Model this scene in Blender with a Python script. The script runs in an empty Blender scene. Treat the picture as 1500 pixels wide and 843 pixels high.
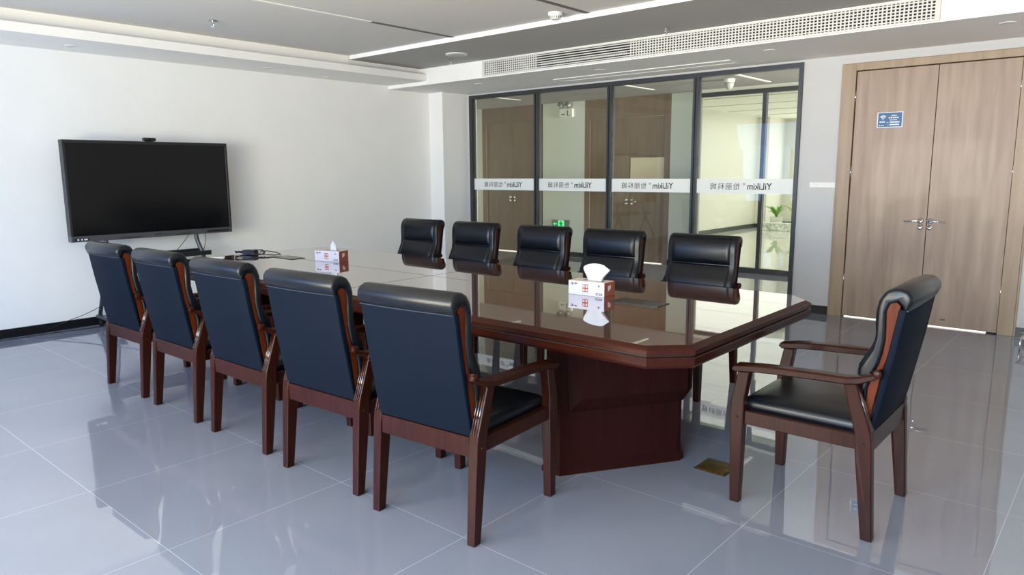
import bpy, bmesh, math, random
from mathutils import Vector, Matrix
random.seed(7)
S = bpy.context.scene
COL = S.collection
PI = math.pi

# ------------------------------------------------------------------ materials
def nodes(name):
    m = bpy.data.materials.new(name); m.use_nodes = True
    nt = m.node_tree; b = nt.nodes['Principled BSDF']
    return m, nt, b
def lin(c):
    return tuple(((x/255)/12.92 if x/255 <= .04045 else ((x/255+.055)/1.055)**2.4) for x in c)+(1,)
def flat(name, c, rough=.5, metal=0, spec=.5, coat=0, noise=.0, scale=20, bump=0, bscale=200):
    m, nt, b = nodes(name)
    b.inputs['Base Color'].default_value = lin(c)
    b.inputs['Roughness'].default_value = rough; b.inputs['Metallic'].default_value = metal
    b.inputs['Specular IOR Level'].default_value = spec
    b.inputs['Coat Weight'].default_value = coat; b.inputs['Coat Roughness'].default_value = .05
    tc = nt.nodes.new('ShaderNodeTexCoord')
    if noise:
        n = nt.nodes.new('ShaderNodeTexNoise'); n.inputs['Scale'].default_value = scale; n.inputs['Detail'].default_value = 3
        nt.links.new(tc.outputs['Object'], n.inputs['Vector'])
        r = nt.nodes.new('ShaderNodeValToRGB'); e = r.color_ramp.elements
        a = lin(c)
        e[0].color = tuple(x*(1-noise) for x in a[:3])+(1,); e[1].color = tuple(min(1, x*(1+noise)) for x in a[:3])+(1,)
        e[0].position = .3; e[1].position = .7
        nt.links.new(n.outputs['Fac'], r.inputs['Fac']); nt.links.new(r.outputs['Color'], b.inputs['Base Color'])
    if bump:
        n2 = nt.nodes.new('ShaderNodeTexNoise'); n2.inputs['Scale'].default_value = bscale; n2.inputs['Detail'].default_value = 4
        nt.links.new(tc.outputs['Object'], n2.inputs['Vector'])
        bp = nt.nodes.new('ShaderNodeBump'); bp.inputs['Strength'].default_value = bump; bp.inputs['Distance'].default_value = .002
        nt.links.new(n2.outputs['Fac'], bp.inputs['Height']); nt.links.new(bp.outputs['Normal'], b.inputs['Normal'])
    return m
def wood(name, c1, c2, rough=.3, coat=.3, stretch=(30, 30, 1.5), spec=.5):
    m, nt, b = nodes(name)
    tc = nt.nodes.new('ShaderNodeTexCoord'); mp = nt.nodes.new('ShaderNodeMapping')
    mp.inputs['Scale'].default_value = stretch
    n = nt.nodes.new('ShaderNodeTexNoise'); n.inputs['Scale'].default_value = 1.6; n.inputs['Detail'].default_value = 6; n.inputs['Distortion'].default_value = .4
    r = nt.nodes.new('ShaderNodeValToRGB'); e = r.color_ramp.elements
    e[0].color = lin(c1); e[1].color = lin(c2); e[0].position = .32; e[1].position = .68
    nt.links.new(tc.outputs['Object'], mp.inputs['Vector']); nt.links.new(mp.outputs['Vector'], n.inputs['Vector'])
    nt.links.new(n.outputs['Fac'], r.inputs['Fac']); nt.links.new(r.outputs['Color'], b.inputs['Base Color'])
    b.inputs['Roughness'].default_value = rough; b.inputs['Coat Weight'].default_value = coat
    b.inputs['Coat Roughness'].default_value = .06; b.inputs['Specular IOR Level'].default_value = spec
    return m
def floor_mat(nm_, ca, cb, cg):
    m, nt, b = nodes(nm_); N = nt.nodes; L = nt.links
    geo = N.new('ShaderNodeNewGeometry'); sep = N.new('ShaderNodeSeparateXYZ'); L.new(geo.outputs['Position'], sep.inputs[0])
    def M(op, a, c=None, clamp=False):
        n = N.new('ShaderNodeMath'); n.operation = op; n.use_clamp = clamp
        for i, q in enumerate((a, c)):
            if q is None: continue
            if isinstance(q, (int, float)): n.inputs[i].default_value = q
            else: L.new(q, n.inputs[i])
        return n.outputs[0]
    def cell(out, off):
        t = M('DIVIDE', M('SUBTRACT', out, off), .8)
        fl = M('FLOOR', t); fr = M('SUBTRACT', t, fl)
        d = M('SUBTRACT', .5, M('ABSOLUTE', M('SUBTRACT', fr, .5)))
        return fl, d
    fx, dx = cell(sep.outputs[0], -.837); fy, dy = cell(sep.outputs[1], -1.2595)
    line = M('LESS_THAN', M('MINIMUM', dx, dy), .0013)
    cmb = N.new('ShaderNodeCombineXYZ'); L.new(fx, cmb.inputs[0]); L.new(fy, cmb.inputs[1])
    wn = N.new('ShaderNodeTexWhiteNoise'); wn.noise_dimensions = '3D'; L.new(cmb.outputs[0], wn.inputs['Vector'])
    # each laid tile sits a hair out of level
    sub = N.new('ShaderNodeVectorMath'); sub.operation = 'SUBTRACT'; L.new(wn.outputs['Color'], sub.inputs[0]); sub.inputs[1].default_value = (.5, .5, .5)
    scl = N.new('ShaderNodeVectorMath'); scl.operation = 'MULTIPLY'; L.new(sub.outputs[0], scl.inputs[0]); scl.inputs[1].default_value = (.010, .010, 0)
    wv = N.new('ShaderNodeTexNoise'); wv.inputs['Scale'].default_value = 2.2; wv.inputs['Detail'].default_value = 1; L.new(geo.outputs['Position'], wv.inputs['Vector'])
    sub2 = N.new('ShaderNodeVectorMath'); sub2.operation = 'SUBTRACT'; L.new(wv.outputs['Color'], sub2.inputs[0]); sub2.inputs[1].default_value = (.5, .5, .5)
    scl2 = N.new('ShaderNodeVectorMath'); scl2.operation = 'MULTIPLY'; L.new(sub2.outputs[0], scl2.inputs[0]); scl2.inputs[1].default_value = (.008, .008, 0)
    ad = N.new('ShaderNodeVectorMath'); ad.operation = 'ADD'; L.new(scl.outputs[0], ad.inputs[0]); L.new(scl2.outputs[0], ad.inputs[1])
    ad2 = N.new('ShaderNodeVectorMath'); ad2.operation = 'ADD'; L.new(ad.outputs[0], ad2.inputs[0]); ad2.inputs[1].default_value = (0, 0, 1)
    nm = N.new('ShaderNodeVectorMath'); nm.operation = 'NORMALIZE'; L.new(ad2.outputs[0], nm.inputs[0])
    L.new(nm.outputs[0], b.inputs['Normal'])
    cl = N.new('ShaderNodeTexNoise'); cl.inputs['Scale'].default_value = 1.3; cl.inputs['Detail'].default_value = 5; L.new(geo.outputs['Position'], cl.inputs['Vector'])
    r = N.new('ShaderNodeValToRGB'); e = r.color_ramp.elements
    e[0].position = .3; e[1].position = .7; e[0].color = lin(ca); e[1].color = lin(cb)
    L.new(cl.outputs['Fac'], r.inputs['Fac'])
    mx = N.new('ShaderNodeMix'); mx.data_type = 'RGBA'; L.new(line, mx.inputs['Factor']); L.new(r.outputs['Color'], mx.inputs['A']); mx.inputs['B'].default_value = lin(cg)
    L.new(mx.outputs['Result'], b.inputs['Base Color'])
    b.inputs['Roughness'].default_value = .012
    b.inputs['IOR'].default_value = 2.4
    return m
def glass_mat(name, tint, refl=.9):
    m = bpy.data.materials.new(name); m.use_nodes = True; nt = m.node_tree; nt.nodes.clear()
    o = nt.nodes.new('ShaderNodeOutputMaterial'); t = nt.nodes.new('ShaderNodeBsdfTransparent'); g = nt.nodes.new('ShaderNodeBsdfGlossy')
    t.inputs['Color'].default_value = lin(tint); g.inputs['Roughness'].default_value = 0
    f = nt.nodes.new('ShaderNodeFresnel'); f.inputs['IOR'].default_value = 1.35
    mx = nt.nodes.new('ShaderNodeMixShader'); nt.links.new(f.outputs[0], mx.inputs[0]); nt.links.new(t.outputs[0], mx.inputs[1]); nt.links.new(g.outputs[0], mx.inputs[2])
    nt.links.new(mx.outputs[0], o.inputs[0]); return m
def emis(name, c, s):
    m, nt, b = nodes(name); b.inputs['Base Color'].default_value = lin(c)
    b.inputs['Emission Color'].default_value = lin(c); b.inputs['Emission Strength'].default_value = s; return m

FLOOR_A, FLOOR_B = (123, 127, 139), (131, 135, 147)
MW = flat('white_paint', (243, 241, 237), .75, spec=.2, noise=.012, scale=3, bump=.05, bscale=300)
MC = flat('ceiling_paint', (236, 234, 230), .8, spec=.15, noise=.01, scale=2)  # ceiling white, lightened to lift the dim soffit
MWB = flat('back_wall_paint', (200, 199, 198), .75, spec=.2, noise=.012, scale=3)  # wall white darkened to bring this wall's brightness down
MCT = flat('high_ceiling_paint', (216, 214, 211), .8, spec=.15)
MCH = flat('tray_ceiling_paint', (176, 174, 171), .8, spec=.15)  # same ceiling white, darkened to offset extra light on the middle level
MCOR = flat('corridor_paint', (214, 217, 208), .75, spec=.2)
MBLK = flat('black_baseboard', (16, 16, 19), .3)
MFL = floor_mat('floor_tiles', FLOOR_A, FLOOR_B, (184, 188, 200))
MDOOR = wood('walnut_laminate', (146, 124, 108), (168, 146, 128), .42, .05, (9, 9, .8), .4)
MDOORF = wood('walnut_frame', (150, 128, 106), (168, 146, 122), .42, .05, (9, 9, .8), .4)
MDOORD = wood('corridor_walnut', (122, 103, 86), (136, 116, 97), .5, .05, (9, 9, .8), .3)
MDARKGAP = flat('dark_gap', (40, 30, 26), .8)
MFRAME = flat('grey_aluminium_frame', (62, 64, 66), .38, .3)
MGLASS = glass_mat('partition_glass', (243, 245, 241))
MCLEAR = glass_mat('window_glass', (250, 252, 249))
MLEATH = flat('navy_black_leather', (9, 12, 18), .3, spec=.32, noise=.15, scale=6, bump=.12, bscale=260)
MLEATHB = flat('navy_back_leather', (9, 17, 29), .6, spec=.06, noise=.06, scale=3, bump=.08, bscale=300)
MPIPE = flat('leather_seam', (40, 48, 62), .4)
MLEG = wood('mahogany_frame', (34, 13, 8), (48, 19, 11), .28, .05, (40, 40, 3), .12)
MBEAD = wood('polished_beading', (40, 16, 10), (54, 22, 13), .12, 1.0, (40, 40, 3), .5)
MINLAY = wood('amber_side_panel', (62, 23, 7), (86, 34, 11), .3, .05, (40, 40, 3), .12)
MTAB = wood('table_top_mahogany', (76, 37, 25), (90, 45, 31), .03, 1.0, (1.2, 26, 26), .8)
MTAB.node_tree.nodes['Principled BSDF'].inputs['Coat IOR'].default_value = 1.95
MTAB.node_tree.nodes['Principled BSDF'].inputs['Coat Roughness'].default_value = .01
MEDGE = wood('table_edge_mahogany', (38, 13, 8), (52, 20, 11), .3, .04, (2, 30, 30), .12)
MPED = wood('table_base_mahogany', (31, 9, 7), (39, 12, 9), .6, 0, (26, 26, 2))
MPED.node_tree.nodes['Principled BSDF'].inputs['Specular IOR Level'].default_value = .08
MGROOVE = flat('dark_groove', (14, 7, 6), .6)
MBOXLID = flat('smoked_plate', (58, 60, 54), .22, .6)
MBZ = flat('display_bezel', (48, 48, 50), .4, .5)
MSCR = flat('display_screen', (8, 9, 11), .16, spec=.3)
MSTAND = flat('stand_metal', (88, 92, 96), .4, .6)
MSHELF = flat('stand_shelf_dark', (30, 31, 34), .4)
MBLKP = flat('black_plastic', (14, 14, 16), .35)
MPAPER = flat('white_paper', (238, 238, 240), .8)
MTISB = flat('tissue_box_white', (196, 194, 208), .45)
MTISR = flat('tissue_box_brown', (136, 66, 46), .45, noise=.2, scale=40)
MTIST = flat('tissue_box_cream', (206, 190, 172), .5, noise=.1, scale=60)
MTIS = flat('tissue_paper', (192, 197, 206), .9)
MINK = flat('dark_ink', (46, 42, 50), .6)
MRED = flat('red_brown_print', (158, 66, 50), .6)
MPALE = flat('pale_print', (206, 190, 190), .6)
MBRASS = flat('brass', (168, 138, 66), .22, 1)
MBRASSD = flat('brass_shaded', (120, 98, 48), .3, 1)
MCHR = flat('chrome', (225, 225, 228), .12, 1)
MGRW = flat('grille_white', (214, 212, 206), .5)
MGRD = flat('grille_dark', (22, 20, 19), .7)
MWPL = flat('white_plastic', (232, 231, 226), .4)
MSIGN = flat('sign_blue', (34, 92, 142), .45, noise=.1, scale=30)
MSIGNW = flat('sign_white', (226, 232, 240), .5)
MTXT = flat('black_lettering', (18, 18, 18), .5)
MGRN = emis('exit_green', (60, 205, 120), 1.6)
MSTEEL = flat('steel_plate', (140, 144, 138), .35, .7)
MLEAF = flat('leaf_green', (120, 168, 48), .5, noise=.3, scale=12)
MSOIL = flat('soil', (60, 44, 32), .9)
MFAR = flat('office_wall_cream', (226, 223, 210), .8)
def film():
    m, nt, b = nodes('frosted_film'); b.inputs['Base Color'].default_value = lin((246, 247, 242)); b.inputs['Roughness'].default_value = .6
    o = nt.nodes['Material Output']; t = nt.nodes.new('ShaderNodeBsdfTransparent'); tr = nt.nodes.new('ShaderNodeBsdfTranslucent'); tr.inputs['Color'].default_value = lin((232, 234, 226))
    m1 = nt.nodes.new('ShaderNodeMixShader'); m1.inputs[0].default_value = .08
    nt.links.new(b.outputs[0], m1.inputs[1]); nt.links.new(tr.outputs[0], m1.inputs[2])
    m2 = nt.nodes.new('ShaderNodeMixShader'); m2.inputs[0].default_value = .92
    nt.links.new(t.outputs[0], m2.inputs[1]); nt.links.new(m1.outputs[0], m2.inputs[2]); nt.links.new(m2.outputs[0], o.inputs[0]); return m
MFILM = film()

# ------------------------------------------------------------------ mesh helpers
class MB:
    def __init__(s): s.v = []; s.f = []; s.mi = []
    def add(s, vs, fs, mi=0):
        n = len(s.v); s.v += [tuple(v) for v in vs]
        for f in fs: s.f.append([n+i for i in f]); s.mi.append(mi)
        return s
    def box(s, a, b, mi=0, M=None):
        x0, y0, z0 = a; x1, y1, z1 = b
        vs = [Vector(p) for p in ((x0,y0,z0),(x1,y0,z0),(x1,y1,z0),(x0,y1,z0),(x0,y0,z1),(x1,y0,z1),(x1,y1,z1),(x0,y1,z1))]
        if M: vs = [M @ v for v in vs]
        return s.add(vs, [(3,2,1,0),(4,5,6,7),(0,1,5,4),(1,2,6,5),(2,3,7,6),(3,0,4,7)], mi)
    def prism(s, poly, lo, hi, ax='x', mi=0, poly2=None):
        # poly: 2D list; ax 'x' -> (y,z); 'z' -> (x,y); 'y' -> (x,z)
        P = lambda p, t: (t, p[0], p[1]) if ax == 'x' else ((p[0], p[1], t) if ax == 'z' else (p[0], t, p[1]))
        q = poly2 or poly; n = len(poly)
        vs = [P(p, lo) for p in poly]+[P(p, hi) for p in q]
        fs = [tuple(range(n))[::-1], tuple(range(n, 2*n))]+[(i, (i+1) % n, n+(i+1) % n, n+i) for i in range(n)]
        return s.add(vs, fs, mi)
    def loft(s, rings, cap=True, mi=0, closed=True):
        n = len(rings[0]); vs = [v for r in rings for v in r]; fs = []
        for k in range(len(rings)-1):
            for i in range(n if closed else n-1):
                j = (i+1) % n; fs.append((k*n+i, k*n+j, (k+1)*n+j, (k+1)*n+i))
        if cap: fs += [tuple(range(n))[::-1], tuple(range((len(rings)-1)*n, len(rings)*n))]
        return s.add(vs, fs, mi)
    def tube(s, pts, r, n=10, mi=0, cap=True):
        pts = [Vector(p) for p in pts]; rings = []; rr = r if isinstance(r, (list, tuple)) else [r]*len(pts)
        prev = None
        for i, p in enumerate(pts):
            t = (pts[min(i+1, len(pts)-1)]-pts[max(i-1, 0)]).normalized()
            if prev is None: u = t.orthogonal().normalized()
            else: u = (prev-t*prev.dot(t)).normalized()
            prev = u; w = t.cross(u)
            rings.append([p+(u*math.cos(2*PI*k/n)+w*math.sin(2*PI*k/n))*rr[i] for k in range(n)])
        return s.loft(rings, cap, mi)
    def lathe(s, prof, c=(0,0,0), n=24, ax='z', mi=0):
        rings = []
        for r, h in prof:
            ring = []
            for k in range(n):
                a = 2*PI*k/n; x, y = r*math.cos(a), r*math.sin(a)
                p = (x, y, h) if ax == 'z' else ((x, h, y) if ax == 'y' else (h, x, y))
                ring.append((p[0]+c[0], p[1]+c[1], p[2]+c[2]))
            rings.append(ring)
        return s.loft(rings, True, mi)
def obj(name, mb, mats, parent=None, smooth=False, bevel=0, seg=2, sub=0, loc=None, rot=None, auto=None):
    me = bpy.data.meshes.new(name); me.from_pydata([tuple(v) for v in mb.v], [], mb.f); me.validate()
    if not isinstance(mats, (list, tuple)): mats = [mats]
    for m in mats: me.materials.append(m)
    if len(mats) > 1:
        for p, i in zip(me.polygons, mb.mi): p.material_index = i
    bm = bmesh.new(); bm.from_mesh(me); bmesh.ops.recalc_face_normals(bm, faces=bm.faces)
    if bevel:
        es = [e for e in bm.edges if len(e.link_faces) == 2 and e.calc_face_angle() > math.radians(28)]
        bmesh.ops.bevel(bm, geom=es, offset=bevel, segments=seg, affect='EDGES', clamp_overlap=True, profile=.5)
    if smooth or auto:
        for f in bm.faces: f.smooth = True
    if auto:
        for e in bm.edges:
            e.smooth = not (len(e.link_faces) == 2 and e.calc_face_angle() > math.radians(auto))
    bm.to_mesh(me); bm.free()
    o = bpy.data.objects.new(name, me); COL.objects.link(o)
    if parent: o.parent = parent
    if loc: o.location = loc
    if rot: o.rotation_euler = rot
    if sub:
        md = o.modifiers.new('s', 'SUBSURF'); md.levels = sub; md.render_levels = sub
    return o
def thing(name, label, cat, loc=(0,0,0), rz=0, group=None):
    o = bpy.data.objects.new(name, None); COL.objects.link(o); o.empty_display_size = .1
    o.location = loc; o.rotation_euler = (0, 0, rz); o['label'] = label; o['category'] = cat
    if group: o['group'] = group
    return o
def tag(o, label, cat, group=None):
    o['label'] = label; o['category'] = cat
    if group: o['group'] = group
    return o
def struct(o): o['kind'] = 'structure'; return o
def sthing(name, loc=(0,0,0)):
    o = bpy.data.objects.new(name, None); COL.objects.link(o); o.location = loc; o['kind'] = 'structure'; return o
def dup(root, loc, rz, label=None, name=None):
    r = root.copy(); COL.objects.link(r); r.location = loc; r.rotation_euler = (0, 0, rz)
    if label: r['label'] = label
    for ch in list(root.children):
        c = ch.copy(); COL.objects.link(c); c.parent = r
        for g in ch.children:
            d = g.copy(); COL.objects.link(d); d.parent = c
    return r

# ------------------------------------------------------------------ room
XL, YB, ZS = -4.03, 4.27, 2.487
YN, XR = -4.7, 4.9           # wall behind the camera, right wall
ZM, ZH = 2.68, 2.722         # middle and high ceiling
YW = 6.75                    # far side of the corridor
f = MB().box((-7.2, YN-.2, -.1), (6.2, 6.65, 0)); struct(obj('floor', f, MFL))
f = MB().box((-7.2, 6.65, -.1), (6.2, 17, 0)); struct(obj('floor', f, floor_mat('office_tiles', (206, 206, 194), (214, 214, 202), (150, 150, 142))))
# left wall
w = MB().box((XL-.15, YN-.2, 0), (XL, YB+.0, 3.0)); struct(obj('wall_left', w, MW))
# corner column
c = MB().box((XL, 3.787, 0), (-3.765, YB+.1, ZS+.1)); struct(obj('trim_1', c, MW, bevel=.003, seg=1))
# back wall
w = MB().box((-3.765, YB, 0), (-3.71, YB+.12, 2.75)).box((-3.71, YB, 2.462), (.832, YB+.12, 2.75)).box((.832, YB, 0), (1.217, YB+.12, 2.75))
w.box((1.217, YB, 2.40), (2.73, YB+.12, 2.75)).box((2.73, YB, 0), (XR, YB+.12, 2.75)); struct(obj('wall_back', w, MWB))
w = MB().box((XR, YN-.2, 0), (XR+.15, YB+.12, 3.0)); struct(obj('wall_right', w, MW))
# wall behind the camera with three tall windows
wins = [(-3.75, -1.35), (-1.05, 1.35), (1.65, 4.05)]
w = MB(); xs = XL
for a, b in wins:
    w.box((xs, YN-.2, 0), (a, YN, 3.0)); w.box((a, YN-.2, 0), (b, YN, .35)).box((a, YN-.2, 2.5), (b, YN, 3.0)); xs = b
w.box((xs, YN-.2, 0), (XR, YN, 3.0)); struct(obj('wall_front', w, MW))
for k, (a, b) in enumerate(wins):
    r = sthing('window_%d' % (k+3), ((a+b)/2, YN-.1, .35)); h = (b-a)/2
    fr = MB().box((-h, -.03, 0), (-h+.05, .03, 2.15)).box((h-.05, -.03, 0), (h, .03, 2.15)).box((-h+.05, -.03, 0), (h-.05, .03, .05)).box((-h+.05, -.03, 2.1), (h-.05, .03, 2.15)).box((-.025, -.03, .05), (.025, .03, 2.1))
    obj('window_frame', fr, MFRAME, r)
# ceiling
cl = MB().box((-3.42, YN-.2, ZH), (XR+.1, 2.03, ZH+.1)); struct(obj('ceiling', cl, MCT))
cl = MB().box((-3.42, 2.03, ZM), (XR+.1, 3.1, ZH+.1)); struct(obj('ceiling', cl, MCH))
so = MB().box((XL, 3.1, ZS), (XR, YB, ZM+.1)); struct(obj('trim_2', so, MC))                      # soffit over the glass wall
fa = MB().box((XL, 3.092, ZS), (XR, 3.1, ZM)); struct(obj('trim_3', fa, MW))                      # its front board
st = MB().box((-3.40, 2.022, ZM), (XR, 2.03, ZH)); struct(obj('trim_4', st, MW))                  # thin step edge
ls = MB().box((XL, YN, 2.53), (-3.30, 3.092, 2.545)).box((-3.32, YN, 2.545), (-3.30, 3.092, 2.605)); struct(obj('trim_5', ls, MW))  # left soffit and lip
lu = MB().box((-3.46, YN, 2.545), (-3.42, 3.092, ZH+.1)); struct(obj('trim_6', lu, MW))           # cove back board
# linear slots in the high ceiling
sl = MB().box((-1.765, YN, ZH-.006), (-1.735, 1.02, ZH)); a = struct(obj('trim_7', sl, MWPL))
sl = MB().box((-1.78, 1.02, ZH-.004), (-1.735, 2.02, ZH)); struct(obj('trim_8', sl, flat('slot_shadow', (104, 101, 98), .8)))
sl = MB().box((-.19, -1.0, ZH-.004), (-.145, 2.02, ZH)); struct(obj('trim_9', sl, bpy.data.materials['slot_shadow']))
# baseboards
b = MB().box((XL, YN, 0), (XL+.014, 3.787, .08)); struct(obj('baseboard_left', b, MBLK))
b = MB().box((XL+.014, 3.773, 0), (-3.751, 3.787, .08)).box((-3.765, 3.787, 0), (-3.751, YB, .08)).box((.832, YB-.014, 0), (1.20, YB, .08)).box((2.745, YB-.014, 0), (XR, YB, .08)); struct(obj('baseboard_back', b, MBLK))
b = MB().box((XR-.014, YN, 0), (XR, YB-.02, .08)); struct(obj('baseboard_right', b, MBLK))

# glass partition (window_1)
MUL = [-3.685, -2.526, -1.409, -.300, .812]
W1 = sthing('window_1', (0, YB, 0))
fr = MB().box((-3.71, -.03, 2.415), (.832, .05, 2.462)).box((-3.71, -.03, 0), (.832, .05, .06))
fr.box((-3.71, -.03, .06), (-3.655, .05, 2.415)).box((.795, -.03, .06), (.832, .05, 2.415))
obj('partition_frame', fr, MFRAME, W1)
for x in MUL[1:4]:
    m = MB().box((x-.031, -.03, .06), (x-.006, .05, 2.415)).box((x+.006, -.03, .06), (x+.031, .05, 2.415)).box((x-.006, -.01, .06), (x+.006, .03, 2.415))
    obj('mullion', m, MFRAME, W1)
edges = [-3.655]+[q for x in MUL[1:4] for q in (x-.031, x+.031)]+[.795]
for k in range(4):
    a, b2 = edges[2*k], edges[2*k+1]
    g = obj('glass_pane', MB().box((a, .004, .06), (b2, .014, 2.415)), MGLASS, W1)
    obj('frosted_band', MB().box((a+.002, .0015, 1.183), (b2-.002, .0035, 1.337)), MFILM, g)
    def text(body, size, xr, name):
        cu = bpy.data.curves.new(name, 'FONT'); cu.body = body; cu.size = size; cu.extrude = .0003; cu.align_x = 'LEFT'
        if name == 'latin': cu.offset = .0012
        t = bpy.data.objects.new(name, cu); COL.objects.link(t)
        bpy.context.view_layer.update()
        me = bpy.data.meshes.new_from_object(t.evaluated_get(bpy.context.evaluated_depsgraph_get()))
        bpy.data.objects.remove(t); return me
    xr = b2-.225
    me = bpy.data.meshes.new('lettering'); bm = bmesh.new()
    for body, sz, xo, zo, wd, nm in (('YiLikim', .098, 0, 1.225, .262, 'latin'), ('®', .035, -.285, 1.268, .028, 'reg'), ('怡', .078, -.345, 1.228, .072, 'c1'), ('丽', .078, -.432, 1.228, .072, 'c2'), ('科', .078, -.519, 1.228, .072, 'c3'), ('姆', .078, -.606, 1.228, .072, 'c4')):
        m1 = text(body, sz, xr, nm)
        xsv = [v.co.x for v in m1.vertices]; sc = wd/(max(xsv)-min(xsv)); x0 = min(xsv)
        # text faces the corridor, so it reads reversed from this room
        m1.transform(Matrix.Translation((xr+xo, .0008, zo)) @ Matrix.Rotation(PI, 4, 'Z') @ Matrix.Rotation(PI/2, 4, 'X') @ Matrix.Diagonal((sc, 1, 1, 1)) @ Matrix.Translation((-x0, 0, 0)))
        bm.from_mesh(m1); bpy.data.meshes.remove(m1)
    bm.to_mesh(me); bm.free(); me.materials.append(MTXT)
    t = bpy.data.objects.new('lettering', me); COL.objects.link(t); t.parent = g

# double door (door_1)
D1 = sthing('door_1', (1.97, YB, 0))
fr = MB().box((-.753, -.03, 0), (-.645, .12, 2.40)).box((.645, -.03, 0), (.76, .12, 2.40)).box((-.645, -.03, 2.335), (.645, .12, 2.40))
fr.box((-.775, -.02, 0), (-.753, 0, 2.405)).box((.76, -.02, 0), (.775, 0, 2.405)).box((-.753, -.02, 2.40), (.76, 0, 2.405))
obj('door_frame', fr, MDOORF, D1, bevel=.002, seg=1)
obj('door_stop', MB().box((-.645, .09, .0), (.645, .1, 2.335)), MDARKGAP, D1)  # dark sheet behind both leaves stands in for shade in the gaps
for s in (-1, 1):
    xa, xb = (-.637, .031) if s < 0 else (.037, .640)
    lf = obj('door_leaf', MB().box((xa, -.012, .012), (xb, .035, 2.327)), MDOOR, D1, bevel=.001, seg=1)
    xh = .034-.052 if s < 0 else .034+.032
    if s < 0: xh = -.017
    else: xh = .060
    for z, nm in ((.962, 'door_handle'), (.905, 'keyhole_plate')):
        h = MB().lathe([(.0, -.012), (.024, -.012), (.026, -.018), (.022, -.024), (.0, -.024)], (xh, 0, z), 20, 'y')
        if nm == 'door_handle':
            h.tube([(xh, -.02, z), (xh, -.055, z), (xh+s*.012, -.062, z), (xh+s*.06, -.062, z-.002), (xh+s*.125, -.058, z-.008)], [.009, .009, .009, .007, .006], 10)
            obj(nm, h, MCHR, lf, smooth=True)
        else:
            h2 = obj(nm, h, MCHR, lf, smooth=True)
    for z in (.32, 1.35, 2.05):
        hx = xa-.004 if s < 0 else xb+.004
        obj('hinge', MB().lathe([(0, 0), (.006, 0), (.006, .1), (0, .1)], (hx, -.018, z), 10), MCHR, lf, smooth=True)
obj('lock_plate', MB().box((.205, -.014, .068), (.245, -.011, .084)), flat('plate_brown', (110, 88, 78), .5), D1, bevel=.002, seg=1)
# glowing strip paints in the bright slit of corridor light under the leaves
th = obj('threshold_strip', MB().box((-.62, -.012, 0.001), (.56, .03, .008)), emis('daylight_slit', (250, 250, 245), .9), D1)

# sign on the door
sg = thing('notice_sign', 'blue and white wireless network notice stuck on the left door leaf', 'sign', (1.638, YB-.0135, 1.873), 0)
obj('backing', MB().box((-.108, -.002, -.069), (.108, .0, .069)), MSIGNW, sg)
obj('printed_face', MB().box((-.1, -.003, -.063), (.1, -.002, .063)), MSIGN, sg)
ic = MB()
for r0 in (.012, .022, .032):
    pts = [(-.058+r0*math.sin(a), 0, .006+r0*math.cos(a)) for a in [(-.85+1.7*i/10) for i in range(11)]]
    for i in range(10):
        p, q = Vector(pts[i]), Vector(pts[i+1]); ux = (q-p).normalized(); nz = Vector((-ux.z, 0, ux.x))*.0032
        ic.add([p-nz+Vector((0, -.004, 0)), q-nz+Vector((0, -.004, 0)), q+nz+Vector((0, -.004, 0)), p+nz+Vector((0, -.004, 0))], [(0, 1, 2, 3)])
ic.lathe([(0, -.004), (.004, -.004), (0, -.0042)], (-.058, 0, .002), 10, 'y')
obj('wireless_symbol', ic, MSIGNW, sg)
def dash(x0, x1, z, h, n, gap=.25):
    d = (x1-x0)/n; tx = MB()
    for i in range(n):
        tx.box((x0+i*d, -.0042, z-h/2), (x0+(i+1-gap)*d, -.0032, z+h/2))
    obj('printed_line', tx, MSIGNW, sg)
dash(.012, .058, .037, .008, 4); dash(-.01, .076, .018, .011, 5); dash(0, .062, -.002, .006, 5); dash(.002, .082, -.022, .010, 1, 0); dash(0, .08, -.044, .010, 1, 0)
dash(-.028, -.008, -.024, .003, 1, 0); dash(-.02, -.008, -.046, .003, 1, 0); dash(-.085, -.035, -.018, .012, 3, .3); dash(-.09, -.04, -.05, .008, 3, .4)
# switches
sw = thing('light_switch', 'long white wall switch plate beside the wooden double door', 'switch', (1.075, YB, 1.277))
obj('plate', MB().box((-.125, -.009, -.026), (.125, 0, .026)), MWPL, sw, bevel=.003)
for i in range(3): obj('rocker', MB().box((-.095+i*.066, -.012, -.02), (-.037+i*.066, -.009, .02)), MWPL, sw, bevel=.002)

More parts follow.
